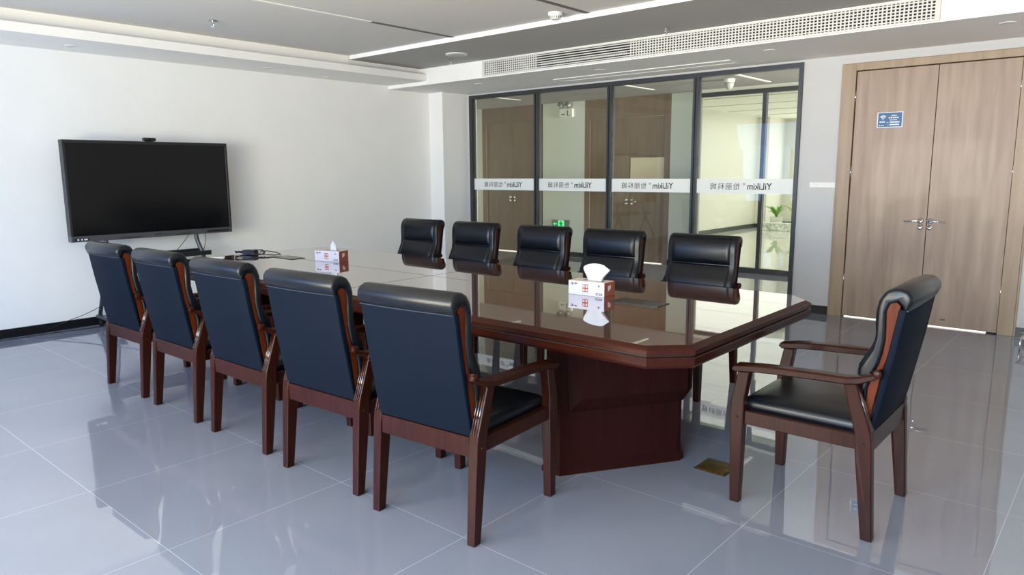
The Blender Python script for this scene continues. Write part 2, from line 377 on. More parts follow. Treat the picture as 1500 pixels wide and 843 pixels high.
# ------------------------------------------------------------------ corridor and office beyond
w = MB().box((-5.80, YW, 2.29), (-4.40, YW+.12, 2.556), 0); 
cw = MB().box((-7.2, YW-.02, 0), (-5.80, YW+.12, 2.75)).box((-4.38, YW-.02, 0), (-3.51, YW+.12, 2.75)).box((-1.95, YW-.02, 0), (-1.52, YW+.12, 2.75)).box((-5.80, YW, 2.556), (-1.9, YW+.12, 2.75)).box((-1.52, YW-.12, 2.51), (6.2, YW, 2.75))
struct(obj('wall_corridor', cw, MCOR))
ec = MB().box((-7.3, YB, 0), (-7.2, YW, 2.7)).box((6.2, YB, 0), (6.3, 17, 2.9)); struct(obj('wall_corridor_end', ec, MCOR))
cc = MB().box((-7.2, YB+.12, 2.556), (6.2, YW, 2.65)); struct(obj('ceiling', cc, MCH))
for i, (x, y) in enumerate([(-1.9, 5.5), (-.35, 5.75), (.55, 5.6), (-4.2, 5.3), (2.6, 5.6)]):
    t = thing('corridor_light', ['slim white strip light on the corridor ceiling above the emergency lamp', 'slim white strip light on the corridor ceiling by the dome camera', 'slim white strip light on the corridor ceiling at the right glass pane', 'slim white strip light on the corridor ceiling by the left doors', 'slim white strip light on the corridor ceiling beyond the double door'][i], 'ceiling light', (x, y, 2.556), 0, 'corridor strip lights')
    obj('housing', MB().box((-.03, -.6, -.004), (.03, .6, 0)), MC, t); obj('diffuser', MB().box((-.022, -.59, -.006), (.022, .59, -.004)), emis('strip_diffuser', (240, 240, 232), .25) if i == 0 else bpy.data.materials['strip_diffuser'], t)
b = MB().box((-4.38, YW-.035, 0), (-3.51, YW-.02, .08)).box((-1.95, YW-.035, 0), (-1.52, YW-.02, .08)).box((-7.2, YW-.035, 0), (-5.8, YW-.02, .08)); struct(obj('baseboard_corridor', b, MBLK))
def fardoor(n, x0, x1, xc, zt):
    D = sthing('door_%d' % n, ((x0+x1)/2, YW, 0)); o = (x0+x1)/2
    fr = MB().box((x0-o, -.02, 0), (x0-o+.1, .1, zt)).box((x1-o-.1, -.02, 0), (x1-o, .1, zt)).box((x0-o, -.02, zt), (x1-o, .1, 2.556))
    obj('door_frame', fr, MDOORD, D)
    for s in (-1, 1):
        a, b = (x0-o+.1, xc-o-.003) if s < 0 else (xc-o+.003, x1-o-.1)
        lf = obj('door_leaf', MB().box((a, -.0, .015), (b, .04, zt-.008)), MDOORD, D)
        for z in (.98, .92):
            obj('door_handle', MB().lathe([(0, 0), (.026, 0), (.024, -.012), (0, -.012)], (xc-o+s*.05, 0, z), 14, 'y'), MCHR, lf, smooth=True)
    obj('threshold_strip', MB().box((x0-o+.12, -.004, .001), (x1-o-.12, .03, .010)), bpy.data.materials['daylight_slit'], D)  # glowing strip paints the light line below these leaves
    return D, o
fardoor(2, -5.80, -4.40, -5.08, 2.29)
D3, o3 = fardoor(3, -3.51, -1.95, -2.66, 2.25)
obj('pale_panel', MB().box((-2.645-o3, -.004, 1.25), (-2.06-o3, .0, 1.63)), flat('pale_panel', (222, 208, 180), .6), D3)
# emergency light and exit sign
em = thing('emergency_light', 'twin head emergency lamp high on the corridor wall', 'lamp', (-3.86, YW-.02, 2.40))
obj('housing', MB().box((-.13, -.05, -.09), (.13, 0, .05)), MWPL, em, bevel=.006)
for s in (-1, 1): obj('lamp_head', MB().lathe([(0, -.12), (.05, -.12), (.055, -.09), (.03, -.04), (0, -.04)], (s*.075, 0, .10), 16, 'y'), flat('lamp_glass', (170, 172, 168), .2, .6) if s < 0 else bpy.data.materials['lamp_glass'], em, smooth=True)
for q in (((-.09, -.053, -.05), (-.02, -.05, -.035)), ((.03, -.053, -.07), (.045, -.05, .02)), ((.06, -.053, -.07), (.09, -.05, -.06))): obj('lamp_mark', MB().box(*q), MINK, em)
ex = thing('exit_sign', 'green lit running man exit sign low on the corridor wall', 'sign', (-3.98, YW-.02, .545))
obj('housing', MB().box((-.19, -.025, -.07), (.19, 0, .07)), MSTEEL, ex, bevel=.004)
obj('lit_panel', MB().box((-.05, -.028, -.062), (.075, -.025, .062)), MGRN, ex)
pk = MB().box((-.13, -.029, -.008), (-.07, -.026, .008)).prism([(-.155, 0), (-.12, .028), (-.12, -.028)], -.029, -.026, 'y')
obj('arrow', pk, MGRN, ex)
rm = MB().lathe([(0, -.031), (.011, -.031), (0, -.0285)], (.012, 0, .042), 12, 'y').box((.0, -.031, -.008), (.026, -.0285, .028)).prism([(0, -.008), (.014, -.008), (-.012, -.05), (-.024, -.046)], -.031, -.0285, 'y').prism([(.012, -.008), (.026, -.008), (.046, -.048), (.034, -.052)], -.031, -.0285, 'y').prism([(.02, .026), (.05, .006), (.045, -.002), (.018, .014)], -.031, -.0285, 'y').prism([(.004, .026), (-.028, .014), (-.024, .004), (.004, .014)], -.031, -.0285, 'y')
obj('running_figure', rm, flat('sign_figure', (14, 90, 50), .5), ex)
dc = thing('dome_camera', 'small white dome camera on the corridor ceiling', 'camera', (-.60, 5.72, 2.556))
obj('mount', MB().lathe([(0, 0), (.07, 0), (.065, -.04), (0, -.04)], (0, 0, 0), 24), MWPL, dc, smooth=False)
obj('dome', MB().lathe([(0, -.04), (.058, -.04), (.055, -.08), (.038, -.11), (.015, -.125), (0, -.127)], (0, 0, 0), 24), flat('dome_grey', (176, 178, 174), .2), dc, smooth=True)
# far partition (window_2)
W2 = sthing('window_2', (0, YW-.1, 0))
fr = MB().box((-1.52, -.03, 2.45), (6.2, .03, 2.51)).box((-1.52, -.03, 0), (6.2, .03, .075)).box((-1.52, -.03, .075), (-1.48, .03, 2.45))
obj('partition_frame', fr, MFRAME, W2)
xs2 = [-.50, .95, 2.4, 3.85, 5.3]
for x in xs2: obj('mullion', MB().box((x-.027, -.03, .075), (x+.027, .03, 2.45)), MFRAME, W2)
ed = [-1.48]+[q for x in xs2 for q in (x-.027, x+.027)]+[6.2]
for k in range(len(ed)//2):
    obj('glass_pane', MB().box((ed[2*k], -.004, .075), (ed[2*k+1], .004, 2.45)), MCLEAR, W2)
# office shell
oc = MB().box((-4.1, YW+.12, 2.72), (6.2, 16.6, 2.8)); struct(obj('ceiling', oc, flat('office_ceiling', (234, 232, 222), .8)))
ow = MB().box((-4.1, YW+.12, 0), (-3.9, 15.8, 2.72)).box((-3.9, 14.7, 0), (-3.62, 15.8, 2.72)); struct(obj('wall_office_left', ow, MFAR))
ob = MB().box((-3.62, 15.8, 0), (-3.3, 16, 2.72)).box((-3.3, 15.8, 2.5), (6.2, 16, 2.72)).box((-3.3, 15.8, 0), (6.2, 16, .25)); struct(obj('wall_office_back', ob, MFAR))
b = MB().box((-3.9, YW+.12, 0), (-3.885, 14.7, .1)).box((-3.885, 14.685, 0), (-3.605, 14.7, .1)).box((-3.62, 14.7, 0), (-3.605, 15.8, .1)).box((-3.605, 15.785, 0), (6.2, 15.8, .1)); struct(obj('baseboard_office', b, flat('office_baseboard', (70, 78, 72), .4)))
W6 = sthing('window_6', (0, 15.9, .25))
fr = MB()
for x in (-3.3, -2.1, -.9, .3, 1.5, 2.7, 3.9, 5.1): fr.box((x, -.03, 0), (x+.05, .03, 2.25))
fr.box((-3.3, -.03, 0), (6.2, .03, .05)).box((-3.3, -.03, 2.2), (6.2, .03, 2.25)).box((-3.3, -.03, 1.5), (6.2, .03, 1.54)); obj('window_frame', fr, flat('pale_frame', (190, 196, 196), .5), W6)
oline = MB()
for y in (8, 9.5, 11, 12.5, 14): oline.box((-3.7, y, 2.712), (5, y+.06, 2.72))
struct(obj('trim_10', oline, flat('office_slot', (196, 200, 186), .7)))
def plant(x, y, h, seed, label, loose):
    rnd = random.Random(seed); t = thing('potted_plant', label, 'plant', (x, y, 0), 0)
    obj('pot', MB().lathe([(0, 0), (.11, 0), (.15, .26), (.155, .3), (.13, .3), (.125, .27), (0, .27)], (0, 0, 0), 20), MWPL, t, smooth=False)
    obj('soil', MB().lathe([(0, .265), (.125, .265), (0, .275)], (0, 0, 0), 20), MSOIL, t)
    lv = MB()
    for k in range(26):
        a = rnd.uniform(0, 2*PI); ln = h*rnd.uniform(.6, 1.1); out = loose*rnd.uniform(.3, 1); wd = rnd.uniform(.02, .035)
        pts = [Vector((math.cos(a)*out*ln*q**1.4, math.sin(a)*out*ln*q**1.4, .27+ln*(q-.42*q*q))) for q in (0, .25, .5, .75, 1)]
        sd = Vector((-math.sin(a), math.cos(a), 0))
        L = []
        for i, p in enumerate(pts):
            ww = wd*(.35, 1, 1.1, .8, .05)[i]; L += [p-sd*ww, p+Vector((0, 0, -.008)), p+sd*ww]
        lv.add(L, [(3*i+j, 3*i+j+1, 3*i+4+j, 3*i+3+j) for i in range(4) for j in (0, 1)])
    obj('foliage', lv, MLEAF, t)
plant(-3.25, 14.45, .5, 3, 'spiky green plant in a white pot, the left one in the far office', .8)
plant(-2.72, 14.42, .62, 5, 'bushier bright green plant in a white pot at the edge of the far office glass', .9)
bk = thing('planter_box', 'low speckled planter box standing beside the potted plants', 'planter', (-3.0, 14.0, 0))
obj('box_body', MB().box((-.48, -.09, 0), (.48, .09, .17)), flat('speckled_white', (210, 214, 204), .6, noise=.5, scale=14), bk, bevel=.01)
obj('box_rim', MB().box((-.49, -.1, .17), (.49, .1, .19)), MWPL, bk)

# ------------------------------------------------------------------ ceiling fittings
def downlight(label, x, y, z, group, r=.055):
    t = thing('downlight', label, 'downlight', (x, y, z), 0, group)
    rg = MB(); n = 28
    prof = [(r, 0), (r-.002, -.005), (r*.78, -.006), (r*.72, .0), (r*.72, -.001)]
    rg.loft([[(p*math.cos(2*PI*k/n), p*math.sin(2*PI*k/n), h) for k in range(n)] for p, h in prof], False)
    obj('trim_ring', rg, MWPL, t, smooth=True)
    obj('lens', MB().lathe([(0, -.002), (r*.72, -.002), (r*.6, -.0005), (0, -.0005)], (0, 0, 0), 28), flat('downlight_lens', (206, 204, 198), .3) if not bpy.data.materials.get('downlight_lens') else bpy.data.materials['downlight_lens'], t)
    return t
G = 'downlights in the soffit over the glass wall'
downlight('round recessed downlight at the left end of the soffit over the glass wall', -2.79, 3.47, ZS, G)
downlight('round recessed downlight in the soffit above the third glass pane', -1.02, 3.47, ZS, G)
downlight('round recessed downlight in the soffit between the glass wall and double door', .80, 3.47, ZS, G)
downlight('round recessed downlight in the soffit in front of the double door', 2.58, 3.47, ZS, G)
G = 'downlights over the left wall'
downlight('round recessed downlight above the wall display, nearest the camera on the left soffit', -3.69, -.70, 2.53, G)
downlight('round recessed downlight on the left soffit, second along from the display', -3.69, 1.18, 2.53, G)
downlight('small recessed downlight close to the left wall, third along its soffit', -3.87, 2.02, 2.53, G, .04)
downlight('round recessed downlight on the left soffit, last one before the corner column', -3.69, 3.0, 2.53, G)
# air grille
gr = thing('air_grille', 'long white air conditioning grille in the ceiling fascia', 'air vent', (-.075, 3.092, 2.584))
x0, x1, z0, z1 = -2.256, 2.256, -.071, .072
obj('backing', MB().box((x0, -.003, z0), (x1, -.001, z1)), MGRD, gr)
obj('grille_frame', MB().box((x0-.03, -.016, z1), (x1+.03, 0, z1+.014)).box((x0-.03, -.016, z0-.016), (x1+.03, 0, z0)).box((x0-.03, -.016, z0), (x0, 0, z1)).box((x1, -.016, z0), (x1+.03, 0, z1)), MGRW, gr)
bars = MB()
for k in range(6):
    z = z0+(k+.5)*(z1-z0)/6
    bars.box((x0, -.014, z-.0045), (x1, -.005, z+.0045))
obj('horizontal_louvres', bars, MGRW, gr)
n = 150
for lo_, hi_ in ((x0-.01, -1.50), (-.34, x1+.01)):
    vb = MB()
    for k in range(n+1):
        x = x0+k*(x1-x0)/n
        if lo_ < x < hi_: vb.box((x-.0055, -.011, z0), (x+.0055, -.004, z1))
    obj('vertical_louvres', vb, MGRW, gr)
vt = MB()
for k in range(56):
    x = -1.42+k*.019; vt.box((x-.004, -.0155, -.045), (x+.004, -.0145, -.022))
obj('damper_teeth', vt, MGRW, gr)
# slot diffuser in the soffit
sd = thing('slot_diffuser', 'flat white rectangular access panel in the soffit above the glass wall', 'air vent', (-.78, 3.86, ZS))
hx, hy = 1.08, .11
obj('panel_frame', MB().box((-hx, -hy, -.008), (hx, -hy+.025, 0)).box((-hx, hy-.025, -.008), (hx, hy, 0)).box((-hx, -hy+.025, -.008), (-hx+.03, hy-.025, 0)).box((hx-.03, -hy+.025, -.008), (hx, hy-.025, 0)), MWPL, sd)
obj('panel', MB().box((-hx+.03, -hy+.025, -.004), (hx-.03, hy-.025, 0)), MC, sd)
# speaker, smoke detector, sprinklers
sp = thing('ceiling_speaker', 'round white flush ceiling speaker near the left end of the air grille', 'speaker', (-2.27, 2.58, ZM))
obj('speaker_ring', MB().lathe([(0, 0), (.12, 0), (.118, -.008), (.10, -.01), (0, -.01)], n=36), MWPL, sp)
obj('speaker_mesh', MB().lathe([(0, -.0095), (.09, -.0095), (.085, -.013), (0, -.014)], n=36), flat('speaker_mesh', (196, 194, 188), .6), sp)
sm = thing('smoke_detector', 'white smoke detector beside the ceiling step', 'smoke detector', (-.36, 1.83, ZH))
obj('base', MB().lathe([(0, 0), (.058, 0), (.06, -.02), (.056, -.026), (0, -.026)], n=32), MWPL, sm)
obj('sensor_cage', MB().lathe([(0, -.026), (.045, -.026), (.043, -.05), (.03, -.056), (0, -.056)], n=32), MWPL, sm)
cg = MB()
for k in range(14):
    a = 2*PI*k/14; cg.box((-.003, .0435, -.047), (.003, .0455, -.03), 0, Matrix.Rotation(a, 4, 'Z'))
obj('vent_slits', cg, MINK, sm)
def sprink(label, x, y, z):
    t = thing('sprinkler', label, 'sprinkler', (x, y, z), 0, 'ceiling sprinklers')
    obj('escutcheon', MB().lathe([(0, 0), (.034, 0), (.03, -.008), (.012, -.010), (0, -.010)], n=20), MSTEEL, t, smooth=False)
    b = MB().lathe([(0, -.01), (.009, -.01), (.009, -.022), (0, -.022)], n=12).tube([(0, 0, -.022), (.011, 0, -.032), (.008, 0, -.046), (0, 0, -.052)], .0028, 6).tube([(0, 0, -.022), (-.011, 0, -.032), (-.008, 0, -.046), (0, 0, -.052)], .0028, 6)
    obj('frame_arms', b, MCHR, t); obj('deflector', MB().lathe([(0, -.052), (.019, -.052), (.018, -.055), (0, -.055)], n=16), MCHR, t)
sprink('small chrome sprinkler head beside the round ceiling speaker', -2.58, 2.79, ZM)
sprink('small chrome sprinkler head above the middle of the air grille', .11, 2.83, ZM)
sprink('small chrome sprinkler head in the high ceiling above the wall display', -2.70, .08, ZH)

# ------------------------------------------------------------------ table
T = thing('conference_table', 'long dark mahogany conference table with clipped corners and mirror gloss top', 'table')
def octo(a, b, c1, c2):
    return [(-a+c1, -b), (a-c1, -b), (a, -b+c2), (a, b-c2), (a-c1, b), (-a+c1, b), (-a, b-c2), (-a, -b+c2)]
A, B, C1, C2 = 2.194, .750, .124, .119
def ring(off, z): return [(x, y, z) for x, y in octo(A+off, B+off, C1+off*.45, C2+off*.45)]
tp = MB()
tp.loft([ring(-.004, .745), ring(0, .76)], True)
obj('table_top', tp, MTAB, T)
ue = MB().loft([ring(0, .7585), ring(.021, .748), ring(.026, .742), ring(.027, .724), ring(.021, .7215), ring(-.05, .7215)], False)
obj('upper_edge', ue, MEDGE, T)
obj('groove', MB().loft([ring(-.04, .722), ring(.012, .722), ring(.012, .714), ring(-.04, .714)], False), MGROOVE, T)
le = MB().loft([ring(.0, .716), ring(.024, .715), ring(.026, .711), ring(.024, .682), ring(.014, .670), ring(-.02, .667), ring(-.10, .667)], False)
obj('lower_edge', le, MEDGE, T)
obj('underside', MB().loft([ring(-.08, .70), ring(-.08, .667)], True), MPED, T)
gl = MB().box((-.0015, -.748, .7600), (.0015, .748, .7603)).box((-A+.01, .0485, .7600), (A-.01, .0515, .7603)).box((-1.04, .18, .7600), (-1.037, .748, .7603))
obj('top_seam', MB().box((-.0018, -.748, .7600), (.0018, .748, .7604)).box((-2.19, .034, .7600), (.34, .037, .7604)), MGROOVE, T)
for s in (-1, 1):
    hexo = lambda o: [(s*(1.40-o), -.55-o), (s*(1.50+o*.6), -.55-o), (s*(1.84+o), -.02-o*.3), (s*(1.84+o), .02+o*.3), (s*(1.50+o*.6), .55+o), (s*(1.40-o), .55+o)]
    P = lambda o, z: [(x, y, z) for x, y in hexo(o)]
    pd = MB().loft([P(-.012, .045), P(-.012, .669)], True)
    p = obj('pedestal', pd, MPED, T)
    obj('plinth', MB().loft([P(.004, 0), P(.004, .028), P(-.012, .046)], True), MPED, p)
    for q in (-1, 1):
        # raised upper panel on each splayed face
        a0 = Vector((s*1.50, q*.556, 0)); a1 = Vector((s*1.846, q*.022, 0)); d = (a1-a0).normalized(); nrm = Vector((-d.y, d.x, 0)); 
        if nrm.x*s < 0: nrm = -nrm
        L = (a1-a0).length
        def pt(u, z, o): v = a0+d*u+nrm*o; return (v.x, v.y, z)
        inn = [pt(.055, .30, -.02), pt(L-.002, .30, -.02), pt(L-.002, .669, -.02), pt(.035, .669, -.02)]
        mid = [pt(.055, .305, -.010), pt(L, .305, -.010), pt(L, .669, -.010), pt(.035, .669, -.010)]
        out = [pt(.10, .375, .028), pt(L+.018, .375, .028), pt(L+.018, .669, .028), pt(.07, .669, .028)]
        obj('raised_panel', MB().loft([inn, mid, out], True), MPED, p)
obj('modesty_beam', MB().box((-1.42, -.03, .50), (1.42, .03, .669)), MPED, T)
for x, lab in ((1.57, 0), (-1.65, 1)):
    g = obj('cable_flap', MB().box((-.135, -.062, 0), (.135, .062, .004)), MBOXLID, T, loc=(x, .032, .76), bevel=.001, seg=1)
    obj('flap_slot', MB().box((-.10, .044, .004), (.10, .05, .0045)), MGROOVE, g)

# ------------------------------------------------------------------ chairs
def bez(o): pass
def make_chair(label, loc, rz):
    t = thing('conference_chair', label, 'chair', loc, rz, 'leather conference chairs around the table')
    # legs  (y = forward, z)
    fl = [(.291, 0), (.303, .39), (.300, .46), (.275, .588), (.226, .588), (.243, .47), (.243, .36), (.250, 0)]
    rl = [(-.244, 0), (-.205, .33), (-.198, .42), (-.147, .612), (-.192, .619), (-.254, .436), (-.260, .40), (-.286, 0)]
    for s in (-1, 1):
        for poly, nm in ((fl, 'front'), (rl, 'rear')):
            m = MB()
            lo, hi = (s*.236, s*.280) if s > 0 else (s*.280, s*.236)
            n = len(poly)
            rings = []
            for xx, inner in ((s*.236, True), (s*.281, False)):
                rings.append([((s*.240 if inner and z == 0 else xx) if z > .01 else (s*.241 if inner else s*.279), y, z) for y, z in poly])
            m.loft(rings, True)
            lg = obj('leg', m, MLEG, t, bevel=.0045, seg=2)
            yb = .272 if nm == 'front' else -.232
            if nm == 'rear':
                for xx in (.246, .258, .270): obj('beading', MB().tube([(s*xx, -.2555, .436), (s*xx, -.1945, .612)], .0042, 8), MBEAD, lg, smooth=True)  # glossy half-rounds added to catch white window streaks
            obj('screw_cap', MB().lathe([(0, 0), (.006, 0), (.005, s*.003), (0, s*.003)], (s*.2812, yb, .385), 12, 'x'), MEDGE, lg)
    fr = MB().box((.236, -.215, .356), (.268, .262, .416)).box((-.268, -.215, .356), (-.236, .262, .416)).box((-.237, .238, .356), (.237, .27, .416)).box((-.237, -.255, .345), (.237, -.222, .425))
    obj('seat_frame', fr, MLEG, t, bevel=.003, seg=1)
    # seat cushion
    sc = MB(); R = []
    for z, o in ((.405, .008), (.414, .0), (.432, -.003), (.450, .0), (.462, .012), (.469, .032), (.472, .08)):
        a, y0, y1 = .236-o, -.205+o*.6, .268-o; rr = .02
        pts = []
        for cx, cy, a0 in ((a-rr, y1-rr, 0), (-a+rr, y1-rr, PI/2), (-a+rr, y0+rr, PI), (a-rr, y0+rr, 1.5*PI)):
            for k in range(5):
                an = a0+k*PI/8; pts.append((cx+rr*math.cos(an), cy+rr*math.sin(an), z))
        R.append(pts)
    sc.loft(R, True); seat = obj('seat', sc, MLEATH, t, smooth=True)
    # backrest core profile (y,z), counter-clockwise from rear bottom
    rear = [(-.252, .430), (-.268, .50), (-.290, .62), (-.312, .74), (-.330, .86), (-.338, .915)]
    roll = [(-.349, .928), (-.356, .946), (-.353, .966), (-.340, .983), (-.318, .992), (-.290, .991), (-.266, .979), (-.249, .955)]
    front = [(-.238, .92), (-.236, .87), (-.237, .80), (-.229, .755), (-.207, .712), (-.190, .68), (-.186, .645), (-.196, .60), (-.207, .55), (-.213, .50), (-.213, .45)]
    # the core is split into three: rear board, front pad, and the amber wood between them
    def inset(poly, d):
        n = len(poly); out = []
        for i in range(n):
            p0, p1, p2 = Vector(poly[i-1]), Vector(poly[i]), Vector(poly[(i+1) % n])
            t1 = (p1-p0).normalized(); t2 = (p2-p1).normalized(); nn = Vector((t1.y+t2.y, -(t1.x+t2.x)))
            if nn.length < 1e-4: nn = Vector((t1.y, -t1.x))
            nn.normalize(); out.append((p1.x+nn.x*d, p1.y+nn.y*d))
        return out
    def solid(poly, w, rd, flare=None):
        st = [(-w, rd), (-w+rd*.3, rd*.3), (-w+rd, 0), (0, 0), (w-rd, 0), (w-rd*.3, rd*.3), (w, rd)]
        m = MB(); rg = []
        for x, d in st:
            q = inset(poly, d) if d else poly
            rg.append([(x, y, z) for y, z in q])
        m.loft(rg, True); return m
    # rear board: thin slab with the rolled head
    # orientation test for inset sign: make polygons clockwise in (y,z) so inset moves inward
    def orient(poly):
        ar = sum(poly[i-1][0]*poly[i][1]-poly[i][0]*poly[i-1][1] for i in range(len(poly)))
        return poly if ar < 0 else poly[::-1]
    rb = orient([(y+.012+.016*min(1, (z-.43)/.2), z) for y, z in rear][::-1]+rear)
    b = obj('backrest', solid(rb, .246, .005), MLEATHB, t, auto=50)
    # front pad with head roll : outer = roll + front, inner offset
    inner = [(-.226, .45), (-.223, .50), (-.221, .55), (-.224, .60), (-.238, .65), (-.256, .695), (-.266, .74), (-.273, .79), (-.272, .85), (-.271, .90), (-.282, .932), (-.306, .942), (-.322, .925), (-.326, .910)]
    pad = orient([(-.343, .914)]+roll+front+inner)
    pd = obj('headrest_roll', solid(pad, .250, .012), MLEATH, b, smooth=True)
    core = orient([(-.236, .44), (-.316, .90), (-.31, .93), (-.285, .94), (-.262, .90), (-.262, .78), (-.225, .70), (-.212, .64), (-.22, .55), (-.225, .44)])
    obj('back_core', MB().prism(core, -.225, .225), MLEATH, b)
    wp = [(-.269, .905), (-.275, .925), (-.287, .939), (-.303, .941), (-.316, .929), (-.314, .90), (-.305, .83), (-.293, .76), (-.273, .69), (-.262, .62), (-.249, .54), (-.237, .462), (-.228, .48), (-.221, .53), (-.224, .60), (-.238, .65), (-.256, .695), (-.266, .74), (-.273, .79), (-.272, .85)]
    for s in (-1, 1):
        lo, hi = (.222, .243) if s > 0 else (-.243, -.222)
        obj('side_panel', MB().prism(wp, lo, hi), MINLAY, b, bevel=.003, seg=2)
    # stuffed front cushions, upper and lower
    def pillow(pr, name):
        st = [(-.214, .0), (-.206, .75), (-.18, 1), (0, 1.08), (.18, 1), (.206, .75), (.214, 0)]
        m = MB(); rg = []
        for x, k in st:
            rg.append([(x, y+.0+kk*k, z) for y, z, kk in pr])
        m.loft(rg, True); return obj(name, m, MLEATH, b, smooth=True)
    pillow([(-.262, .978, 0), (-.252, .962, .006), (-.242, .935, .012), (-.238, .89, .016), (-.238, .84, .015), (-.237, .812, .009), (-.236, .800, .0), (-.25, .80, 0), (-.26, .88, 0)], 'upper_cushion')
    pillow([(-.238, .797, 0), (-.234, .785, .008), (-.226, .752, .013), (-.205, .712, .015), (-.190, .68, .015), (-.186, .645, .015), (-.196, .60, .014), (-.207, .55, .011), (-.213, .50, .006), (-.213, .475, 0), (-.23, .475, 0), (-.215, .64, 0), (-.245, .74, 0)], 'lower_cushion')
    # seams
    obj('seam', MB().tube([(-.243, -.3395, .911), (-.08, -.3405, .909), (.08, -.3405, .910), (.243, -.3395, .912)], .0022, 6), MPIPE, b)
    # arms
    top = [(.296, .606), (.285, .616), (.20, .626), (.109, .632), (-.06, .638), (-.154, .641), (-.205, .651), (-.245, .664), (-.268, .684)]
    bot = [(-.280, .676), (-.272, .656), (-.245, .638), (-.205, .621), (-.155, .611), (-.06, .607), (.107, .600), (.20, .594), (.285, .584), (.296, .592)]
    for s in (-1, 1):
        wid = lambda y: (.032 if y > .25 else .029) if y > -.02 else (.028 if y > -.12 else (.028 if y > -.22 else .022))
        cx = lambda y: .262 if y > -.14 else (.266 if y > -.22 else .262)
        m = MB(); n = len(top)
        prof = [(top[i], bot[::-1][i+0] if i < len(bot) else bot[0]) for i in range(n)]
        rg = []
        bb = bot[::-1]
        for i in range(n):
            (y, zt), (yb, zb) = top[i], bb[i]
            w, c = wid(y), cx(y); c *= s
            rg.append([(c-w, (y+yb)/2, zt-.007), (c-w+.007, y, zt), (c+w-.007, y, zt), (c+w, (y+yb)/2, zt-.007), (c+w, yb, zb+.005), (c+w-.006, yb, zb), (c-w+.006, yb, zb), (c-w, yb, zb+.005)])
        m.loft(rg, True)
        a = obj('armrest', m, MLEG, t, auto=40)
        obj('scroll', MB().lathe([(0, 0), (.017, 0), (.017, s*.010), (.011, s*.014), (0, s*.014)], (s*.272, -.262, .667), 16, 'x'), MLEG, a, auto=40)
    return t
far = [(-1.654, 1.175), (-.945, 1.17), (-.189, 1.17), (.488, 1.17), (1.215, 1.17)]
near = [(-1.555, -1.032, .02), (-.825, -1.032, .01), (-.085, -1.032, .02), (.655, -1.035, .055), (1.352, -1.032, .085)]
ordn = ['closest to the display', 'second from display', 'third from display', 'fourth from display']
base = make_chair('navy leather armchair in the near row, back to the camera, closest of all', (near[4][0], near[4][1], 0), near[4][2])
for i in range(3, -1, -1):
    dup(base, (near[i][0], near[i][1], 0), near[i][2], 'navy leather armchair in the near row, back to the camera, ' + ordn[i])
fl_ = ['leftmost, beside the corner column', 'second from the corner column', 'middle of the far row, below the exit sign', 'behind the nearer tissue box', 'rightmost, before the brightest glass pane']
for i, (x, y) in enumerate(far):
    dup(base, (x, y, 0), PI+(.0, .01, -.01, .01, .0)[i], 'dark leather armchair across the table, ' + fl_[i])
dup(base, (2.512, 0.0, 0), PI/2+.0, 'leather armchair standing alone at the right end of the table, seen side on')

# ------------------------------------------------------------------ display and stand
tv = thing('interactive_display', 'large black flat panel display on a wheeled stand against the left wall', 'display', (-3.70, -.098, 1.28))
HW, HH = .757, .452
bz = MB().box((-.085, -HW, HH-.028), (0, HW, HH)).box((-.085, -HW, -HH+.052), (0, -HW+.022, HH-.028)).box((-.085, HW-.022, -HH+.052), (0, HW, HH-.028))
obj('bezel', bz, MBZ, tv, bevel=.002, seg=1)
obj('bottom_bar', MB().box((-.085, -HW, -HH), (0, HW, -HH+.052)), flat('bar_grey', (84, 84, 88), .4, .4), tv, bevel=.002, seg=1)
obj('screen', MB().box((-.04, -HW+.022, -HH+.052), (-.006, HW-.022, HH-.028)), MSCR, tv)
obj('rear_shell', MB().box((-.08, -HW+.02, -HH+.03), (-.04, HW-.02, HH-.02)), MBLKP, tv)
obj('port_strip', MB().box((0, -HW+.02, -HH+.012), (.002, -HW+.145, -HH+.032)), MBLKP, tv)
lb = MB()
for y in (-.71, -.68, -.655, -.64): lb.box((.002, y, -HH+.015), (.003, y+.014, -HH+.028))
obj('port_labels', lb, MSIGNW, tv)
obj('badge', MB().box((0, -.03, -HH+.022), (.002, .045, -HH+.031)), MCHR, tv)
for ya, yb_, za, zb_ in ((.49, .72, .014, .032), (-.36, -.16, .010, .016), (.16, .32, .010, .016)): obj('speaker_slot', MB().box((0, ya, -HH+za), (.002, yb_, -HH+zb_)), MBLKP, tv)
wc = thing('webcam', 'small black webcam on top of the display', 'webcam', (-3.72, -.103, 1.732))
obj('body', MB().box((-.02, -.058, .004), (.02, .058, .036)), MBLKP, wc, bevel=.009, seg=3)
obj('lens', MB().lathe([(0, .018), (.011, .018), (.011, .023), (0, .022)], (0, .0, .023), 16, 'x'), MSCR, wc)
obj('clip', MB().box((-.03, -.03, -.0), (.015, .03, .004)), MBLKP, wc)
stn = thing('display_stand', 'grey metal wheeled stand with a dark shelf beneath the display', 'stand', (-3.82, -.10, 0))
